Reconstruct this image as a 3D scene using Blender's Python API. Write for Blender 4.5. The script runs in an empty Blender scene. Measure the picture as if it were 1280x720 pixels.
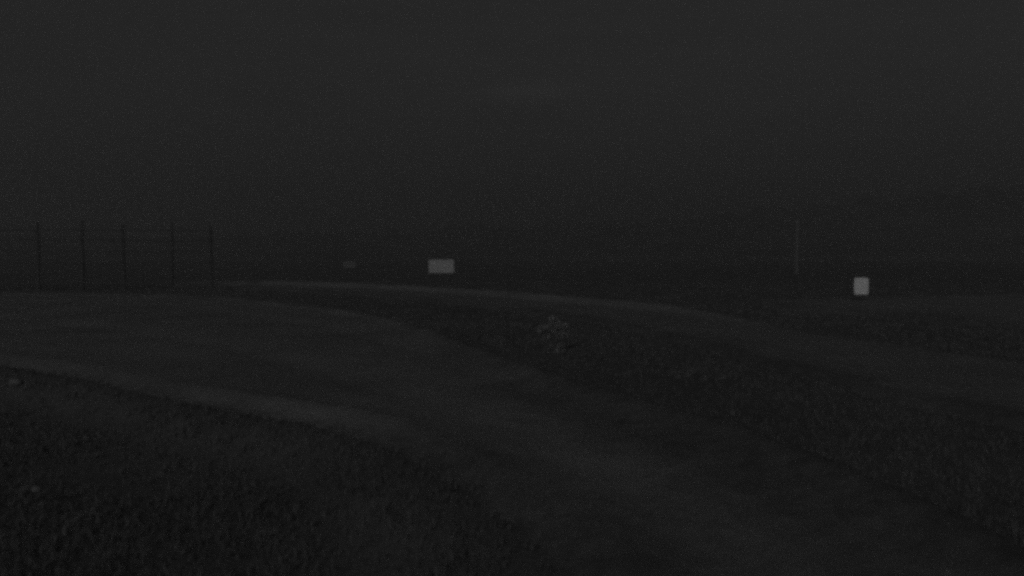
import bpy, bmesh, math, random
import numpy as np
from mathutils import Vector, noise as mnoise

random.seed(7)
rng = np.random.default_rng(7)
S = bpy.context.scene
R = math.radians

# ------------------------------------------------------------------ camera
cam_d = bpy.data.cameras.new('camera')
cam_d.sensor_width = 36.0
cam_d.lens = 30.94
cam_d.clip_end = 8000
cam_d.dof.use_dof = True              # soft night lens, focused on the near road
cam_d.dof.focus_distance = 20.0
cam_d.dof.aperture_fstop = 1.2
cam = bpy.data.objects.new('camera', cam_d)
S.collection.objects.link(cam)
cam.location = (0, 0, 1.6)
cam.rotation_euler = (R(90 - 2.34), 0, 0)
S.camera = cam

# ------------------------------------------------------------------ night sky
SUN_EL, SUN_AZ = 24.0, 196.0          # a dim moon behind the camera, a little to the left
world = bpy.data.worlds.new('World')
S.world = world
world.use_nodes = True
nt = world.node_tree
nt.nodes.clear()
N = nt.nodes.new
L = nt.links.new
out = N('ShaderNodeOutputWorld')
bg = N('ShaderNodeBackground')
sky = N('ShaderNodeTexSky')
sky.sky_type = 'NISHITA'
sky.sun_disc = False
sky.sun_elevation = R(SUN_EL)
sky.sun_rotation = R(SUN_AZ)
bw = N('ShaderNodeRGBToBW')
L(sky.outputs[0], bw.inputs[0])
tc = N('ShaderNodeTexCoord')
sep = N('ShaderNodeSeparateXYZ')
L(tc.outputs['Generated'], sep.inputs[0])
# overcast night: the veil is a little denser (darker) towards the horizon, all the way round
mr = N('ShaderNodeMapRange')
mr.interpolation_type = 'SMOOTHSTEP'
mr.inputs['From Min'].default_value = -0.02
mr.inputs['From Max'].default_value = 0.30
mr.inputs['To Min'].default_value = 0.42
mr.inputs['To Max'].default_value = 1.0
L(sep.outputs['Z'], mr.inputs['Value'])
# faint streaky cloud
mp = N('ShaderNodeMapping')
mp.inputs['Scale'].default_value = (3.0, 3.0, 22.0)
L(tc.outputs['Generated'], mp.inputs['Vector'])
nz = N('ShaderNodeTexNoise')
nz.inputs['Scale'].default_value = 1.7
nz.inputs['Detail'].default_value = 5
L(mp.outputs[0], nz.inputs['Vector'])
cr = N('ShaderNodeMapRange')
cr.inputs['From Min'].default_value = 0.35
cr.inputs['From Max'].default_value = 0.75
cr.inputs['To Min'].default_value = 0.97
cr.inputs['To Max'].default_value = 1.10
L(nz.outputs['Fac'], cr.inputs['Value'])
m1 = N('ShaderNodeMath'); m1.operation = 'MULTIPLY'
L(bw.outputs[0], m1.inputs[0]); L(mr.outputs[0], m1.inputs[1])
m2 = N('ShaderNodeMath'); m2.operation = 'MULTIPLY'
L(m1.outputs[0], m2.inputs[0]); L(cr.outputs[0], m2.inputs[1])
# one thin lit wisp of cloud low in the sky ahead
def band(sock, lo, hi, soft):
    a = N('ShaderNodeMapRange'); a.interpolation_type = 'SMOOTHSTEP'
    a.inputs['From Min'].default_value = lo - soft; a.inputs['From Max'].default_value = lo + soft
    b = N('ShaderNodeMapRange'); b.interpolation_type = 'SMOOTHSTEP'
    b.inputs['From Min'].default_value = hi + soft; b.inputs['From Max'].default_value = hi - soft
    L(sock, a.inputs['Value']); L(sock, b.inputs['Value'])
    m = N('ShaderNodeMath'); m.operation = 'MULTIPLY'
    L(a.outputs[0], m.inputs[0]); L(b.outputs[0], m.inputs[1])
    return m.outputs[0]
wz = band(sep.outputs['Z'], 0.170, 0.186, 0.009)
wx = band(sep.outputs['X'], -0.03, 0.060, 0.03)
wy = N('ShaderNodeMath'); wy.operation = 'GREATER_THAN'; wy.inputs[1].default_value = 0.0
L(sep.outputs['Y'], wy.inputs[0])
w1 = N('ShaderNodeMath'); w1.operation = 'MULTIPLY'
L(wz, w1.inputs[0]); L(wx, w1.inputs[1])
w2 = N('ShaderNodeMath'); w2.operation = 'MULTIPLY'
L(w1.outputs[0], w2.inputs[0]); L(wy.outputs[0], w2.inputs[1])
w3 = N('ShaderNodeMath'); w3.operation = 'MULTIPLY_ADD'
L(w2.outputs[0], w3.inputs[0]); w3.inputs[1].default_value = 0.26; w3.inputs[2].default_value = 1.0
m3 = N('ShaderNodeMath'); m3.operation = 'MULTIPLY'
L(m2.outputs[0], m3.inputs[0]); L(w3.outputs[0], m3.inputs[1])
L(m3.outputs[0], bg.inputs['Color'])
bg.inputs['Strength'].default_value = 0.0062
L(bg.outputs[0], out.inputs[0])

# ------------------------------------------------------------------ moonlight
sun_d = bpy.data.lights.new('moon', 'SUN')
sun_d.energy = 0.50
sun_d.angle = R(12)
sun_d.color = (1, 1, 1)
sun = bpy.data.objects.new('moon', sun_d)
S.collection.objects.link(sun)
# direction towards the lamp: azimuth measured like the sky's rotation (0 = +Y, clockwise)
az, el = R(SUN_AZ), R(SUN_EL)
dvec = Vector((math.sin(az) * math.cos(el), math.cos(az) * math.cos(el), math.sin(el)))
sun.rotation_euler = dvec.to_track_quat('Z', 'Y').to_euler()
sun.location = dvec * 60

# ------------------------------------------------------------------ exposure / render
vs = S.view_settings
vs.view_transform = 'Standard'
vs.look = 'None'
vs.exposure = 0.0
vs.gamma = 1.0
vs.use_curve_mapping = False
S.cycles.use_denoising = False            # keep the grain of a dark exposure
S.cycles.use_adaptive_sampling = True
S.cycles.adaptive_min_samples = 16
S.cycles.adaptive_threshold = 0.5
S.cycles.volume_bounces = 1
S.cycles.max_bounces = 5
S.cycles.pixel_filter_type = 'BLACKMAN_HARRIS'
S.cycles.filter_width = 3.8

# ------------------------------------------------------------------ materials
def mat(name, lo, hi, scale=8.0, rough=0.9, bump=0.0, bscale=40.0, big=None, detail=8, spec=0.3):
    """grey procedural surface: grain from fine noise, patches from a coarse one, relief from bump"""
    m = bpy.data.materials.new(name)
    m.use_nodes = True
    t = m.node_tree
    b = t.nodes['Principled BSDF']
    b.inputs['Roughness'].default_value = rough
    b.inputs['Specular IOR Level'].default_value = spec
    co = t.nodes.new('ShaderNodeTexCoord')
    n1 = t.nodes.new('ShaderNodeTexNoise')
    n1.inputs['Scale'].default_value = scale
    n1.inputs['Detail'].default_value = detail
    n1.inputs['Roughness'].default_value = 0.65
    t.links.new(co.outputs['Object'], n1.inputs['Vector'])
    fac = n1.outputs['Fac']
    if big:
        n2 = t.nodes.new('ShaderNodeTexNoise')
        n2.inputs['Scale'].default_value = big
        n2.inputs['Detail'].default_value = 4
        t.links.new(co.outputs['Object'], n2.inputs['Vector'])
        mx = t.nodes.new('ShaderNodeMix')
        mx.inputs['Factor'].default_value = 0.55
        t.links.new(n1.outputs['Fac'], mx.inputs['A'])
        t.links.new(n2.outputs['Fac'], mx.inputs['B'])
        fac = mx.outputs['Result']
    ramp = t.nodes.new('ShaderNodeValToRGB')
    ramp.color_ramp.elements[0].position = 0.33
    ramp.color_ramp.elements[0].color = (lo, lo, lo, 1)
    ramp.color_ramp.elements[1].position = 0.67
    ramp.color_ramp.elements[1].color = (hi, hi, hi, 1)
    t.links.new(fac, ramp.inputs['Fac'])
    t.links.new(ramp.outputs['Color'], b.inputs['Base Color'])
    if bump:
        n3 = t.nodes.new('ShaderNodeTexNoise')
        n3.inputs['Scale'].default_value = bscale
        n3.inputs['Detail'].default_value = 6
        t.links.new(co.outputs['Object'], n3.inputs['Vector'])
        bp = t.nodes.new('ShaderNodeBump')
        bp.inputs['Strength'].default_value = bump
        bp.inputs['Distance'].default_value = 0.03
        t.links.new(n3.outputs['Fac'], bp.inputs['Height'])
        t.links.new(bp.outputs['Normal'], b.inputs['Normal'])
    return m

M = {
    'soil':   mat('soil_and_turf', 0.072, 0.125, 5.0, 0.95, 0.6, 25, big=0.35),
    'gravel': mat('gravel', 0.125, 0.245, 14.0, 0.92, 0.7, 55, big=0.45),
    'track':  mat('worn_gravel', 0.13, 0.20, 12.0, 0.92, 0.6, 50, big=0.5),
    'field':  mat('dry_field', 0.135, 0.20, 6.0, 0.95, 0.5, 25, big=0.4),
    'hill':   mat('hillside', 0.06, 0.13, 0.08, 0.95, 0.0, 5, big=0.02),
    'grass':  mat('grass_blades', 0.09, 0.14, 3.0, 0.8, big=0.5),
    'wood':   mat('weathered_timber', 0.058, 0.10, 9.0, 0.9, 0.4, 30),
    'steel':  mat('dull_steel', 0.045, 0.075, 20.0, 0.6, 0.1, 60),
    'pale':   mat('pale_sheet', 0.72, 0.82, 30.0, 0.55, 0.03, 90),
    'panel':  mat('grey_board', 0.37, 0.46, 12.0, 0.6, 0.05, 60),
    'dull':   mat('dull_board', 0.11, 0.16, 12.0, 0.6, 0.05, 60),
    'pole':   mat('pole_paint', 0.14, 0.185, 20.0, 0.55, 0.05, 60),
    'leaf':   mat('pale_leaf', 0.18, 0.28, 20.0, 0.7, 0.1, 80),
    'stone':  mat('pale_stone', 0.13, 0.19, 12.0, 0.9, 0.5, 40),
}

def thin_into_soil(m, lo, hi):
    t = m.node_tree
    b = t.nodes['Principled BSDF']
    src = b.inputs['Base Color'].links[0].from_socket
    at = t.nodes.new('ShaderNodeAttribute'); at.attribute_name = 'gravel_cover'
    co = t.nodes.new('ShaderNodeTexCoord')
    n = t.nodes.new('ShaderNodeTexNoise'); n.inputs['Scale'].default_value = 6.0; n.inputs['Detail'].default_value = 6
    t.links.new(co.outputs['Object'], n.inputs['Vector'])
    ad = t.nodes.new('ShaderNodeMath'); ad.operation = 'MULTIPLY_ADD'
    t.links.new(n.outputs['Fac'], ad.inputs[0]); ad.inputs[1].default_value = 1.0
    sb = t.nodes.new('ShaderNodeMath'); sb.operation = 'SUBTRACT'; sb.inputs[1].default_value = 0.5; sb.use_clamp = True
    t.links.new(at.outputs['Fac'], ad.inputs[2]); t.links.new(ad.outputs[0], sb.inputs[0])
    ra = t.nodes.new('ShaderNodeValToRGB')
    ra.color_ramp.elements[0].color = (lo, lo, lo, 1); ra.color_ramp.elements[1].color = (hi, hi, hi, 1)
    t.links.new(n.outputs['Fac'], ra.inputs['Fac'])
    mx = t.nodes.new('ShaderNodeMix'); mx.data_type = 'RGBA'
    t.links.new(sb.outputs[0], mx.inputs['Factor'])
    t.links.new(ra.outputs['Color'], mx.inputs[6]); t.links.new(src, mx.inputs[7])
    t.links.new(mx.outputs[2], b.inputs['Base Color'])
for k in ('gravel', 'track', 'field'):
    thin_into_soil(M[k], 0.06, 0.13)

# ------------------------------------------------------------------ helpers
def link(o, parent=None):
    S.collection.objects.link(o)
    if parent is not None:
        o.parent = parent
    return o

def from_data(name, verts, faces, material, parent=None, smooth=False):
    me = bpy.data.meshes.new(name)
    me.from_pydata([tuple(map(float, v)) for v in verts], [], [tuple(map(int, f)) for f in faces])
    me.materials.append(material)
    me.update()
    if smooth:
        me.polygons.foreach_set('use_smooth', [True] * len(me.polygons))
    return link(bpy.data.objects.new(name, me), parent)

def from_bm(name, bm, material, parent=None, smooth=False):
    bmesh.ops.recalc_face_normals(bm, faces=bm.faces)
    me = bpy.data.meshes.new(name)
    bm.to_mesh(me); bm.free()
    me.materials.append(material)
    if smooth:
        me.polygons.foreach_set('use_smooth', [True] * len(me.polygons))
    return link(bpy.data.objects.new(name, me), parent)

def thing(name, label, cat, loc, rz=0.0, group=None):
    o = link(bpy.data.objects.new(name, None))
    o.empty_display_size = 0.3
    o.location = loc
    o.rotation_euler.z = rz
    tag(o, label, cat, group)
    return o

def tag(o, label, cat, group=None):
    o['label'] = label; o['category'] = cat
    if group: o['group'] = group
    return o

def structure(o, label=None):
    o['kind'] = 'structure'
    if label: o['label'] = label
    return o

def box(bm, c, s, rot=None, bev=0.0):
    r = bmesh.ops.create_cube(bm, size=1.0)
    vs_ = r['verts']
    bmesh.ops.scale(bm, vec=s, verts=vs_)
    if bev:
        es = list({e for v in vs_ for e in v.link_edges})
        rb = bmesh.ops.bevel(bm, geom=es, offset=bev, segments=2, affect='EDGES', profile=0.5)
        vs_ = list({v for f in rb['faces'] for v in f.verts} | {v for v in vs_ if v.is_valid})
    if rot is not None:
        bmesh.ops.rotate(bm, cent=(0, 0, 0), matrix=rot, verts=vs_)
    bmesh.ops.translate(bm, vec=c, verts=vs_)

def tube(bm, pts, radii, seg=10):
    rings = []
    for i, p in enumerate(pts):
        p = Vector(p)
        a = Vector(pts[max(i - 1, 0)]); b = Vector(pts[min(i + 1, len(pts) - 1)])
        d = (b - a).normalized()
        u = d.orthogonal().normalized() if abs(d.z) < 0.9 else Vector((1, 0, 0))
        u = (u - d * u.dot(d)).normalized()
        v = d.cross(u)
        rings.append([bm.verts.new(p + (u * math.cos(2 * math.pi * k / seg) + v * math.sin(2 * math.pi * k / seg)) * radii[i]) for k in range(seg)])
    for i in range(len(rings) - 1):
        for k in range(seg):
            bm.faces.new((rings[i][k], rings[i][(k + 1) % seg], rings[i + 1][(k + 1) % seg], rings[i + 1][k]))
    bm.faces.new(rings[0][::-1]); bm.faces.new(rings[-1])

def resample(pts, n):
    """Catmull-Rom through the points, n samples"""
    P = np.array(pts, float)
    P = np.vstack([2 * P[0] - P[1], P, 2 * P[-1] - P[-2]])
    m = len(pts) - 1
    out_ = []
    for t in np.linspace(0, m, n):
        i = min(int(t), m - 1); f = t - i
        a, b, c, d = P[i], P[i + 1], P[i + 2], P[i + 3]
        out_.append(0.5 * (2 * b + (c - a) * f + (2 * a - 5 * b + 4 * c - d) * f * f + (3 * b - a - 3 * c + d) * f ** 3))
    return np.array(out_)

# ------------------------------------------------------------------ road layout (metres, camera above the origin looking along +y)
road_near = [(0.5, -6), (0.3, 0), (0.0, 4.35), (-0.36, 5.4), (-0.86, 6.5), (-1.52, 7.55), (-2.40, 8.3), (-3.85, 9.4), (-5.9, 11.2), (-9.6, 13.7), (-15.5, 17.2), (-26, 22.5), (-46, 28)]
road_far = [(3.2, -6), (3.2, 0), (3.0, 4.4), (2.65, 6.4), (1.95, 8.4), (0.95, 10.6), (-0.25, 13.6), (-1.35, 17.0), (-3.0, 20.8), (-6.2, 25.6), (-10.5, 30.2), (-18.5, 32.0), (-46, 35)]
track_near = [(6.2, -6), (5.7, 1), (5.0, 5.5), (4.45, 7.65), (3.95, 9.2), (3.6, 11.0), (3.2, 13.5), (2.7, 16.2), (1.7, 19.6), (-0.3, 24.0), (-3.4, 29.2), (-8.0, 34.6), (-11.4, 37.6), (-15.5, 39.6)]
track_far = [(11, -6), (10, 1), (8.9, 7.0), (7.6, 11.8), (6.6, 14.6), (5.75, 17.8), (5.1, 20.4), (4.0, 23.4), (2.2, 26.4), (-0.6, 31), (-4.4, 36), (-8.6, 39.8), (-12, 41.2), (-15.8, 40.6)]

def strip_points(a, b, n):
    return resample(a, n), resample(b, n)

def inside_strip(px, py, A, B):
    """vectorised: point in polygon of the two edges"""
    poly = np.vstack([A, B[::-1]])
    x0, y0 = poly[:, 0], poly[:, 1]
    x1, y1 = np.roll(x0, -1), np.roll(y0, -1)
    res = np.zeros(px.shape, bool)
    for a, b, c, d in zip(x0, y0, x1, y1):
        if b == d: continue
        cond = ((b > py) != (d > py)) & (px < (c - a) * (py - b) / (d - b) + a)
        res ^= cond
    return res

def edge_dist(px, py, A):
    best = np.full(px.shape, 1e9)
    for (ax, ay), (bx, by) in zip(A[:-1], A[1:]):
        dx, dy = bx - ax, by - ay
        t = np.clip(((px - ax) * dx + (py - ay) * dy) / (dx * dx + dy * dy + 1e-9), 0, 1)
        best = np.minimum(best, np.hypot(px - ax - t * dx, py - ay - t * dy))
    return best

rA, rB = strip_points(road_near, road_far, 70)
tA, tB = strip_points(track_near, track_far, 70)

def road_info(px, py):
    """distance to the nearest road edge, negative on a road"""
    d = np.minimum(np.minimum(edge_dist(px, py, rA), edge_dist(px, py, rB)),
                   np.minimum(edge_dist(px, py, tA), edge_dist(px, py, tB)))
    return np.where(inside_strip(px, py, rA, rB) | inside_strip(px, py, tA, tB), -d, d)

def fbm(x, y, s, o=4):
    return mnoise.fractal(Vector((x * s, y * s, 3.7)), 1.0, 2.0, o)

def smooth01(t):
    t = np.clip(t, 0, 1)
    return t * t * (3 - 2 * t)

def ground_height(px, py, dist):
    base = np.array([fbm(x, y, 0.35) for x, y in zip(px, py)])
    fine = np.array([fbm(x, y, 1.6, 3) for x, y in zip(px, py)])
    m = smooth01((dist - 0.15) / 1.0)
    z = m * (0.015 + 0.06 * base + 0.025 * fine)
    # a shallow ditch along the near-left side of the road
    dl = edge_dist(px, py, rA)
    left = (px < np.interp(py, rA[:, 1], rA[:, 0], left=0, right=-40)) & (dist > 0)
    ditch = np.where(left, smooth01((dl - 0.1) / 0.55) * (1 - 0.65 * smooth01((dl - 1.2) / 2.0)), 0) * smooth01((26 - py) / 8.0)
    z = z - 0.24 * ditch
    far = smooth01((np.hypot(px, py) - 45) / 120)
    z = z + far * 1.2 * base
    # never rises above the road sheets where they lie
    z = np.where(dist < 0, -0.05 * smooth01(-dist / 0.8), z)
    return z

# ground: one graded sheet, fine near the roads, coarse to the horizon
def graded(lo, hi, fine_lo, fine_hi, step, grow=1.16):
    v = list(np.arange(fine_lo, fine_hi + 1e-6, step))
    s = step
    while v[-1] < hi:
        s *= grow; v.append(min(v[-1] + s, hi))
    s = step
    while v[0] > lo:
        s *= grow; v.insert(0, max(v[0] - s, lo))
    return np.array(v)

gx = graded(-1600, 1600, -16, 16, 0.22)
gy = graded(-1600, 1600, -2, 36, 0.22)
GX, GY = np.meshgrid(gx, gy)
px, py = GX.ravel(), GY.ravel()
near = (np.abs(px) < 60) & (np.abs(py) < 70)
dist = np.full(px.shape, 50.0)
dist[near] = road_info(px[near], py[near])
pz = ground_height(px, py, dist)
nx, ny = len(gx), len(gy)
idx = np.arange(nx * ny).reshape(ny, nx)
faces = np.stack([idx[:-1, :-1], idx[:-1, 1:], idx[1:, 1:], idx[1:, :-1]], -1).reshape(-1, 4)
ground = structure(from_data('ground', np.stack([px, py, pz], -1), faces, M['soil'], smooth=True), 'dark rough turf ground around the tracks')

def lofted(name, A, B, material, z0, cols, profile, n=260, fade=lambda p: 0.5, fade2=lambda p: 0.8):
    a, b = resample(A, n), resample(B, n)
    vs_, fs, cover = [], [], []
    for i in range(n):
        w = np.hypot(*(b[i] - a[i]))
        wa, wb = fade(a[i]), fade2(b[i])
        for k in range(cols):
            f = k / (cols - 1)
            p = a[i] + (b[i] - a[i]) * f
            jit = 0.0
            if k in (0, cols - 1):                       # ragged edges
                jit = 0.15 * fbm(p[0], p[1], 0.9, 4)
                dirv = (b[i] - a[i]) / max(w, 1e-6)
                p = p + dirv * jit
            lip = smooth01(np.array([min(f, 1 - f) * w / 0.55]))[0]
            z = -0.05 + (z0 + 0.05 + profile(f, w, p)) * lip + 0.016 * fbm(p[0], p[1], 0.9, 4) + 0.010 * fbm(p[0], p[1], 4.0, 2)
            if k in (0, cols - 1):
                z = -0.07
            nse = 0.5 * fbm(p[0], p[1], 0.8, 4)
            ca = f * w / wa + nse - 0.15
            cb = (1 - f) * w / wb + nse - 0.15
            cover.append(float(min(max(min(ca, cb), 0), 1)))
            vs_.append((p[0], p[1], z))
    for i in range(n - 1):
        for k in range(cols - 1):
            q = i * cols + k
            fs.append((q, q + 1, q + cols + 1, q + cols))
    o = from_data(name, vs_, fs, material, smooth=True)
    at = o.data.attributes.new('gravel_cover', 'FLOAT', 'POINT')      # gravel thins out into soil at the sides
    at.data.foreach_set('value', cover)
    return o

def gauss(x, c, s): return math.exp(-((x - c) / s) ** 2)

def road_profile(f, w, p=None):
    x = f * w
    heap = 0.03 if p is None else 0.040 * max(0.0, min(1.3, 0.55 + 1.2 * fbm(p[0] + 5, p[1], 0.7, 3)))   # broken, uneven heap
    z = 0.05 + heap * gauss(x, 0.50, 0.20) + 0.075 * gauss(w - x, 0.55, 0.35)     # windrows of loose gravel
    z -= 0.030 * gauss(x, w * 0.34, 0.35) + 0.030 * gauss(x, w * 0.70, 0.35)   # wheel ruts
    return z

def track_profile(f, w, p):
    x = f * w
    bank = 0.21 * max(0, min(1, (p[1] - 17) / 6.0))      # a low bank grows along the far side of the bend
    return 0.04 + 0.03 * gauss(x, 0.35, 0.25) + bank * gauss(w - x, 0.60, 0.38) - 0.02 * gauss(x, w * 0.4, 0.4)

road = structure(lofted('gravel_road', road_near, road_far, M['gravel'], 0.03, 44, road_profile, 320, lambda p: 0.40 + 0.6 * max(0, min(1, (8.2 - p[1]) / 3.0)), lambda p: 0.5 + 1.0 * max(0, min(1, (22 - p[1]) / 8.0))), 'pale gravel road bending away to the left')
track = structure(lofted('gravel_track', track_near, track_far, M['track'], 0.03, 34, track_profile, 260, lambda p: 1.5, lambda p: 0.5), 'pale gravel track beyond the dark verge')

# pale dry field on the right, beyond the track
fn = [(6.9, 24.2), (7.6, 22.6), (8.9, 20.6), (10.4, 17.8), (12.5, 14), (16, 9)]
ff = [(7.3, 25.6), (9.6, 27.6), (12.6, 29.2), (19, 32), (26, 33), (38, 33)]
def field_profile(f, w, p=None): return 0.09 + 0.10 * math.sin(math.pi * f)
field = structure(lofted('dry_field', fn, ff, M['field'], 0.03, 24, field_profile, n=90, fade=lambda p: 1.2, fade2=lambda p: 1.5), 'strip of paler dry field at the right')

# dark hillside far away, higher to the right
hv, hf = [], []
HU, HV = 320, 40
for i in range(HU):
    u = i / (HU - 1)
    a = R(-75 + 150 * u)                                # azimuth from the viewing axis
    rise = 5 + 3 * smooth01(np.array([(u - 0.30) / 0.3]))[0] + 12 * smooth01(np.array([(u - 0.50) / 0.30]))[0]
    for k in range(HV):
        v = k / (HV - 1)
        r = 140 + 270 * v
        x, y = r * math.sin(a), r * math.cos(a)
        h = rise * math.sin(math.pi * min(v * 1.15, 1.0)) ** 1.2
        h *= 1 + 0.16 * fbm(x, y, 0.012, 4)
        h += 3.0 * fbm(x, y, 0.11, 4) * min(1, h / 8)   # tree-covered, lumpy skyline
        if k in (0, HV - 1): h = -2.5
        hv.append((x, y, h))
for i in range(HU - 1):
    for k in range(HV - 1):
        q = i * HV + k
        hf.append((q, q + HV, q + HV + 1, q + 1))
hill = structure(from_data('hill', hv, hf, M['hill'], smooth=True), 'dark hillside rising to the right behind the tracks')

# ------------------------------------------------------------------ grass on the verges
def grass_layer(name, n, dmin, dmax, hmin, hmax, wid, label, keep=None):
    d = np.exp(rng.uniform(math.log(dmin), math.log(dmax), n * 4))
    x = rng.uniform(-1, 1, n * 4) * (0.72 * d + 2.5)
    y = d
    ds = road_info(x, y)
    inner = (ds <= 0.06)
    em = np.minimum(np.minimum(edge_dist(x, y, rA), edge_dist(x, y, rB)), np.minimum(edge_dist(x, y, tA), edge_dist(x, y, tB)))
    ok = ~inner | ((em < 0.9) & (rng.uniform(0, 1, n * 4) < 0.5 * (1 - em / 0.9)))   # thin tufts creep over the gravel's edge
    inf = inside_strip(x, y, np.array(fn), np.array(ff))
    ok &= ~inf
    patch = np.array([fbm(a, b, 0.55, 3) for a, b in zip(x, y)])
    ok &= (patch + rng.uniform(-0.5, 0.9, n * 4)) > -0.1
    x, y, ds = x[ok][:n], y[ok][:n], ds[ok][:n]
    z = np.where(ds > 0.06, ground_height(x, y, ds), 0.02)
    k = len(x)
    B = 4
    x, y, z, ds = (np.repeat(q, B) for q in (x, y, z, ds))
    m = len(x)
    dd = np.hypot(x, y)
    sc = np.clip(dd / 9.0, 0.8, 2.4)
    x = x + rng.normal(0, 0.035, m) * sc
    y = y + rng.normal(0, 0.035, m) * sc
    h = rng.uniform(hmin, hmax, m) * np.clip(ds / 0.5 + 0.35, 0.35, 1)
    w = wid * sc * rng.uniform(0.6, 1.3, m)
    a = rng.uniform(0, 2 * math.pi, m)
    lean = rng.uniform(0.3, 1.3, m) * h
    la = rng.uniform(0, 2 * math.pi, m)
    ca, sa = np.cos(a) * w, np.sin(a) * w
    b0 = np.stack([x - ca, y - sa, z - 0.02], -1)
    b1 = np.stack([x + ca, y + sa, z - 0.02], -1)
    mx, my = x + np.cos(la) * lean * 0.35, y + np.sin(la) * lean * 0.35
    m0 = np.stack([mx - ca * 0.7, my - sa * 0.7, z + h * 0.55], -1)
    m1 = np.stack([mx + ca * 0.7, my + sa * 0.7, z + h * 0.55], -1)
    tp = np.stack([x + np.cos(la) * lean, y + np.sin(la) * lean, z + h], -1)
    V = np.stack([b0, b1, m1, m0, tp], 1).reshape(-1, 3)
    me = bpy.data.meshes.new(name)
    me.vertices.add(len(V)); me.vertices.foreach_set('co', V.ravel())
    q = np.arange(m) * 5
    loops = np.stack([q, q + 1, q + 2, q + 3, q + 3, q + 2, q + 4], -1).ravel()
    starts = np.stack([np.arange(m) * 7, np.arange(m) * 7 + 4], -1).ravel()
    me.loops.add(len(loops)); me.loops.foreach_set('vertex_index', loops)
    me.polygons.add(len(starts)); me.polygons.foreach_set('loop_start', starts)
    me.update(calc_edges=True); me.validate()
    me.materials.append(M['grass'])
    o = link(bpy.data.objects.new(name, me))
    o['kind'] = 'stuff'; o['label'] = label; o['category'] = 'grass'
    return o

grass = grass_layer('verge_grass', 34000, 2.5, 48, 0.02, 0.065, 0.006, 'short dark grass growing on the verges beside the tracks')

# loose stones of the gravel surface
def gravel_layer(n):
    V, F = [], []
    base = [(1, 0, 0), (-1, 0, 0), (0, 1, 0), (0, -1, 0), (0, 0, 1), (0, 0, -1)]
    tri = [(0, 2, 4), (2, 1, 4), (1, 3, 4), (3, 0, 4), (2, 0, 5), (1, 2, 5), (3, 1, 5), (0, 3, 5)]
    c = 0
    a, b = resample(road_near, 400), resample(road_far, 400)
    while c < n:
        i = min(int(399 * random.random()), 398)
        f = random.random() * 0.5
        if random.random() < 0.5: f = 1 - f
        p = a[i] + (b[i] - a[i]) * (0.02 + 0.96 * f)
        if not (3 < p[1] < 24): continue
        w = np.hypot(*(b[i] - a[i]))
        r = random.uniform(0.004, 0.009) * random.choice((1, 1, 1.4))
        z = 0.03 + road_profile(0.02 + 0.96 * f, w) + 0.016 * fbm(p[0], p[1], 0.9, 4)
        o = len(V)
        th = random.uniform(0, 6.28)
        for v in base:
            vx, vy, vz = [q * r * random.uniform(0.7, 1.25) for q in v]
            V.append((p[0] + vx * math.cos(th) - vy * math.sin(th), p[1] + vx * math.sin(th) + vy * math.cos(th), z + vz * 0.7))
        F += [tuple(q + o for q in t) for t in tri]
        c += 1
    o = from_data('loose_gravel', V, F, M['stone'])
    o['kind'] = 'stuff'; o['label'] = 'loose stones scattered along the gravel road'; o['category'] = 'gravel'
    return o
gravel_layer(4000)

# ------------------------------------------------------------------ tall fence on the left
fence = thing('rail_fence', 'tall dark post and rail fence beyond the road at the left', 'fence', (-16.0, 37.0, 0.0))
post_x = [-7.7, -5.9, -3.92, -2.05, -0.32, 1.68, 3.36]       # relative to the fence's base point
post_h = [2.86, 2.90, 2.84, 2.88, 2.74, 2.82, 2.72]
def post_mesh(h, seed):
    random.seed(seed)
    bm = bmesh.new()
    n = 7
    pts = [(random.uniform(-.012, .012), random.uniform(-.012, .012), -0.35 + (h + 0.35) * k / (n - 1)) for k in range(n)]
    tube(bm, pts, [random.uniform(0.078, 0.09) for _ in range(n - 1)] + [0.074], 10)
    return bm
for i, (x, h) in enumerate(zip(post_x, post_h)):
    p = from_bm('post', post_mesh(h, 40 + i), M['wood'], fence, smooth=False)
    p.location = (x, 0, 0)
    p.rotation_euler = (R(random.uniform(-1, 1)), R(random.uniform(-1.2, 1.2)), 0)
rail_z = [0.28, 0.72, 1.18, 1.64, 2.10, 2.52]
random.seed(5)
for i in range(len(post_x) - 1):
    x0, x1 = post_x[i], post_x[i + 1]
    for z in rail_z:
        bm = bmesh.new()
        n = 6
        z0, z1 = z + random.uniform(-.025, .025), z + random.uniform(-.025, .025)
        pts = [(x0 + (x1 - x0) * k / (n - 1), -0.105, z0 + (z1 - z0) * k / (n - 1) - 0.018 * math.sin(math.pi * k / (n - 1))) for k in range(n)]
        tube(bm, pts, [random.uniform(0.024, 0.030) for _ in range(n)], 8)
        from_bm('rail', bm, M['wood'], fence)

# ------------------------------------------------------------------ signs
def rounded_panel(w, h, t, r, seg=4):
    bm = bmesh.new()
    pts = []
    for cx, cz, a0 in ((w / 2 - r, h / 2 - r, 0), (-w / 2 + r, h / 2 - r, 90), (-w / 2 + r, -h / 2 + r, 180), (w / 2 - r, -h / 2 + r, 270)):
        for k in range(seg + 1):
            a = R(a0 + 90 * k / seg)
            pts.append((cx + r * math.cos(a), cz + r * math.sin(a)))
    f = [bm.verts.new((x, -t / 2, z)) for x, z in pts]
    b = [bm.verts.new((x, t / 2, z)) for x, z in pts]
    n = len(pts)
    bm.faces.new(f); bm.faces.new(b[::-1])
    for k in range(n):
        bm.faces.new((f[k], b[k], b[(k + 1) % n], f[(k + 1) % n]))
    return bm

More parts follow.
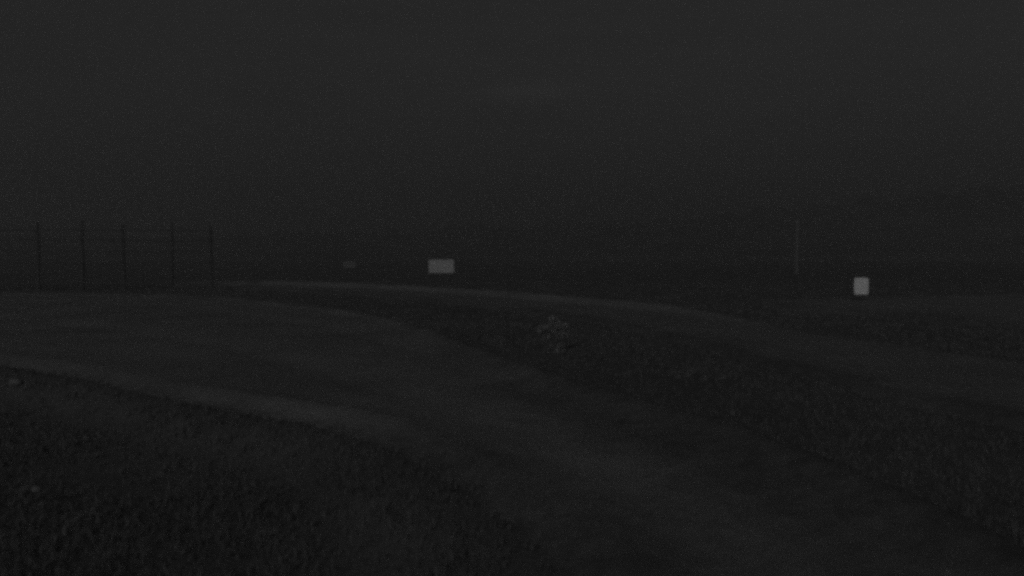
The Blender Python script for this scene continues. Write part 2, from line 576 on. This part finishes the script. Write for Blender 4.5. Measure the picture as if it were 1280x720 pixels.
def make_sign(name, label, loc, rz, w, h, zc, material, posts, r=0.03):
    t = thing(name, label, 'sign', loc, rz, None)
    p = from_bm('panel', rounded_panel(w, h, 0.012, r), material, t)
    p.location = (0, 0, zc)
    for x in posts:
        bm = bmesh.new()
        tube(bm, [(x, 0.040, -0.25), (x, 0.040, zc), (x, 0.040, zc + h * 0.42)], [0.028] * 3, 10)
        q = from_bm('post', bm, M['steel'], t)
        for dz in (-h * 0.27, h * 0.27):
            bm = bmesh.new()
            box(bm, (x, 0.010, zc + dz), (0.075, 0.012, 0.028), bev=0.002)
            from_bm('clamp', bm, M['steel'], q)
    return t

make_sign('signboard', 'wide pale grey signboard in the middle distance beyond the track', (-2.87, 35.8, 0.0), R(2), 1.02, 0.54, 1.02, M['panel'], (-0.33, 0.33), 0.02)
make_sign('sign', 'small bright white upright sign standing at the right', (9.93, 25.0, 0.08), R(-8), 0.385, 0.475, 0.55, M['pale'], (0.0,), 0.05)
make_sign('signboard', 'faint small dull signboard far away, left of the wide signboard', (-11.45, 62.0, 0.0), R(4), 0.86, 0.46, 0.70, M['dull'], (-0.27, 0.27), 0.02)

# thin marker pole
mp_ = thing('marker_pole', 'thin pale vertical pole left of the bright white sign', 'pole', (8.41, 26.0, 0.0))
bm = bmesh.new()
tube(bm, [(0, 0, 0.86), (0, 0, 1.4), (0.004, 0, 2.0), (0.006, 0, 2.52), (0.006, 0, 2.56)], [0.030, 0.030, 0.029, 0.028, 0.016], 12)
from_bm('shaft', bm, M['pole'], mp_, smooth=False)
bm = bmesh.new()
tube(bm, [(0, 0, -0.3), (0, 0, 0.4), (0, 0, 0.92), (0, 0, 0.95)], [0.040, 0.040, 0.040, 0.033], 12)
from_bm('lower_tube', bm, M['steel'], mp_)  # darker, slightly wider lower part of the pole

# ------------------------------------------------------------------ leafy weed on the verge
weed = thing('weed_plant', 'small pale leafy weed growing alone on the dark verge between the tracks', 'plant', (0.65, 13.7, 0.03))
random.seed(21)
bm = bmesh.new()
tube(bm, [(0, 0, -0.05), (0.005, 0, 0.12), (-0.01, 0.01, 0.26), (-0.01, 0, 0.42)], [0.013, 0.011, 0.008, 0.004], 6)
for tx, tz in ((-0.13, 0.33), (0.12, 0.36), (0.02, 0.48)):
    tube(bm, [(0, 0, 0.18), (tx * 0.5, 0.0, 0.18 + (tz - 0.18) * 0.6), (tx, 0.0, tz)], [0.007, 0.006, 0.003], 5)
from_bm('stem', bm, M['steel'], weed)
def leaf_cluster(c, rx, rz, n, size):
    V, F = [], []
    for _ in range(n):
        d = Vector((random.gauss(0, 1), random.gauss(0, 1), random.gauss(0, 1) + 0.2)).normalized()
        p = Vector(c) + Vector((d.x * rx, d.y * rx, d.z * rz)) * random.uniform(0.2, 1.0)
        s = size * random.uniform(0.7, 1.3)
        t = (d + Vector((0, 0, random.uniform(-0.5, 0.6)))).normalized()
        side = t.cross(Vector((random.uniform(-1, 1), random.uniform(-1, 1), random.uniform(0.2, 1)))).normalized()
        nrm = t.cross(side)
        o = len(V)
        V += [p, p + t * s * 0.35 + side * s * 0.26 + nrm * s * 0.04, p + t * s * 0.4 - nrm * s * 0.05, p + t * s * 0.35 - side * s * 0.26 + nrm * s * 0.04,
              p + t * s * 0.75 + side * s * 0.17, p + t * s * 0.75 - side * s * 0.17, p + t * s - nrm * s * 0.10]
        F += [(o, o + 1, o + 2), (o, o + 2, o + 3), (o + 1, o + 4, o + 2), (o + 2, o + 5, o + 3), (o + 2, o + 4, o + 6), (o + 2, o + 6, o + 5)]
    return from_data('leaf_cluster', V, F, M['leaf'], weed)
leaf_cluster((-0.12, 0, 0.33), 0.095, 0.085, 130, 0.055)
leaf_cluster((0.12, 0, 0.35), 0.105, 0.085, 150, 0.055)
leaf_cluster((0.01, 0, 0.475), 0.085, 0.06, 95, 0.052)
leaf_cluster((-0.025, 0, 0.055), 0.05, 0.05, 26, 0.06)
leaf_cluster((0.105, -0.02, 0.06), 0.045, 0.065, 40, 0.06)

# ------------------------------------------------------------------ two pale stones in the near grass
def stone(label, loc, sx, sy, sz, seed):
    random.seed(seed)
    bm = bmesh.new()
    bmesh.ops.create_icosphere(bm, subdivisions=2, radius=1.0)
    for v in bm.verts:
        k = 1 + 0.28 * mnoise.fractal(v.co * 1.3 + Vector((seed, 0, 0)), 1.0, 2.0, 3)
        v.co = Vector((v.co.x * sx * k, v.co.y * sy * k, max(v.co.z, -0.5) * sz * k))
    o = from_bm('stone', bm, M['stone'])
    o.location = loc
    tag(o, label, 'stone', 'pale stones in the verge')
    return o
stone('pale flat stone just below the pale road edge at the far left', (-6.30, 11.1, -0.05), 0.085, 0.06, 0.05, 3)
stone('small pale stone in the dark grass nearest the camera at the left', (-3.28, 6.0, -0.03), 0.034, 0.028, 0.022, 9)

# ------------------------------------------------------------------ night mist
bm = bmesh.new()
box(bm, (0, 0, 13.5), (3400, 3400, 37))
hz = from_bm('haze', bm, bpy.data.materials.new('haze'))
hm = hz.data.materials[0]
hm.use_nodes = True
hm.node_tree.nodes.clear()
ho = hm.node_tree.nodes.new('ShaderNodeOutputMaterial')
pv = hm.node_tree.nodes.new('ShaderNodeVolumePrincipled')
pv.inputs['Color'].default_value = (0.8, 0.8, 0.8, 1)
pv.inputs['Density'].default_value = 0.0068
pv.inputs['Anisotropy'].default_value = 0.6
hm.node_tree.links.new(pv.outputs[0], ho.inputs['Volume'])
hz['kind'] = 'stuff'
hz['label'] = 'thin night mist over the whole place'
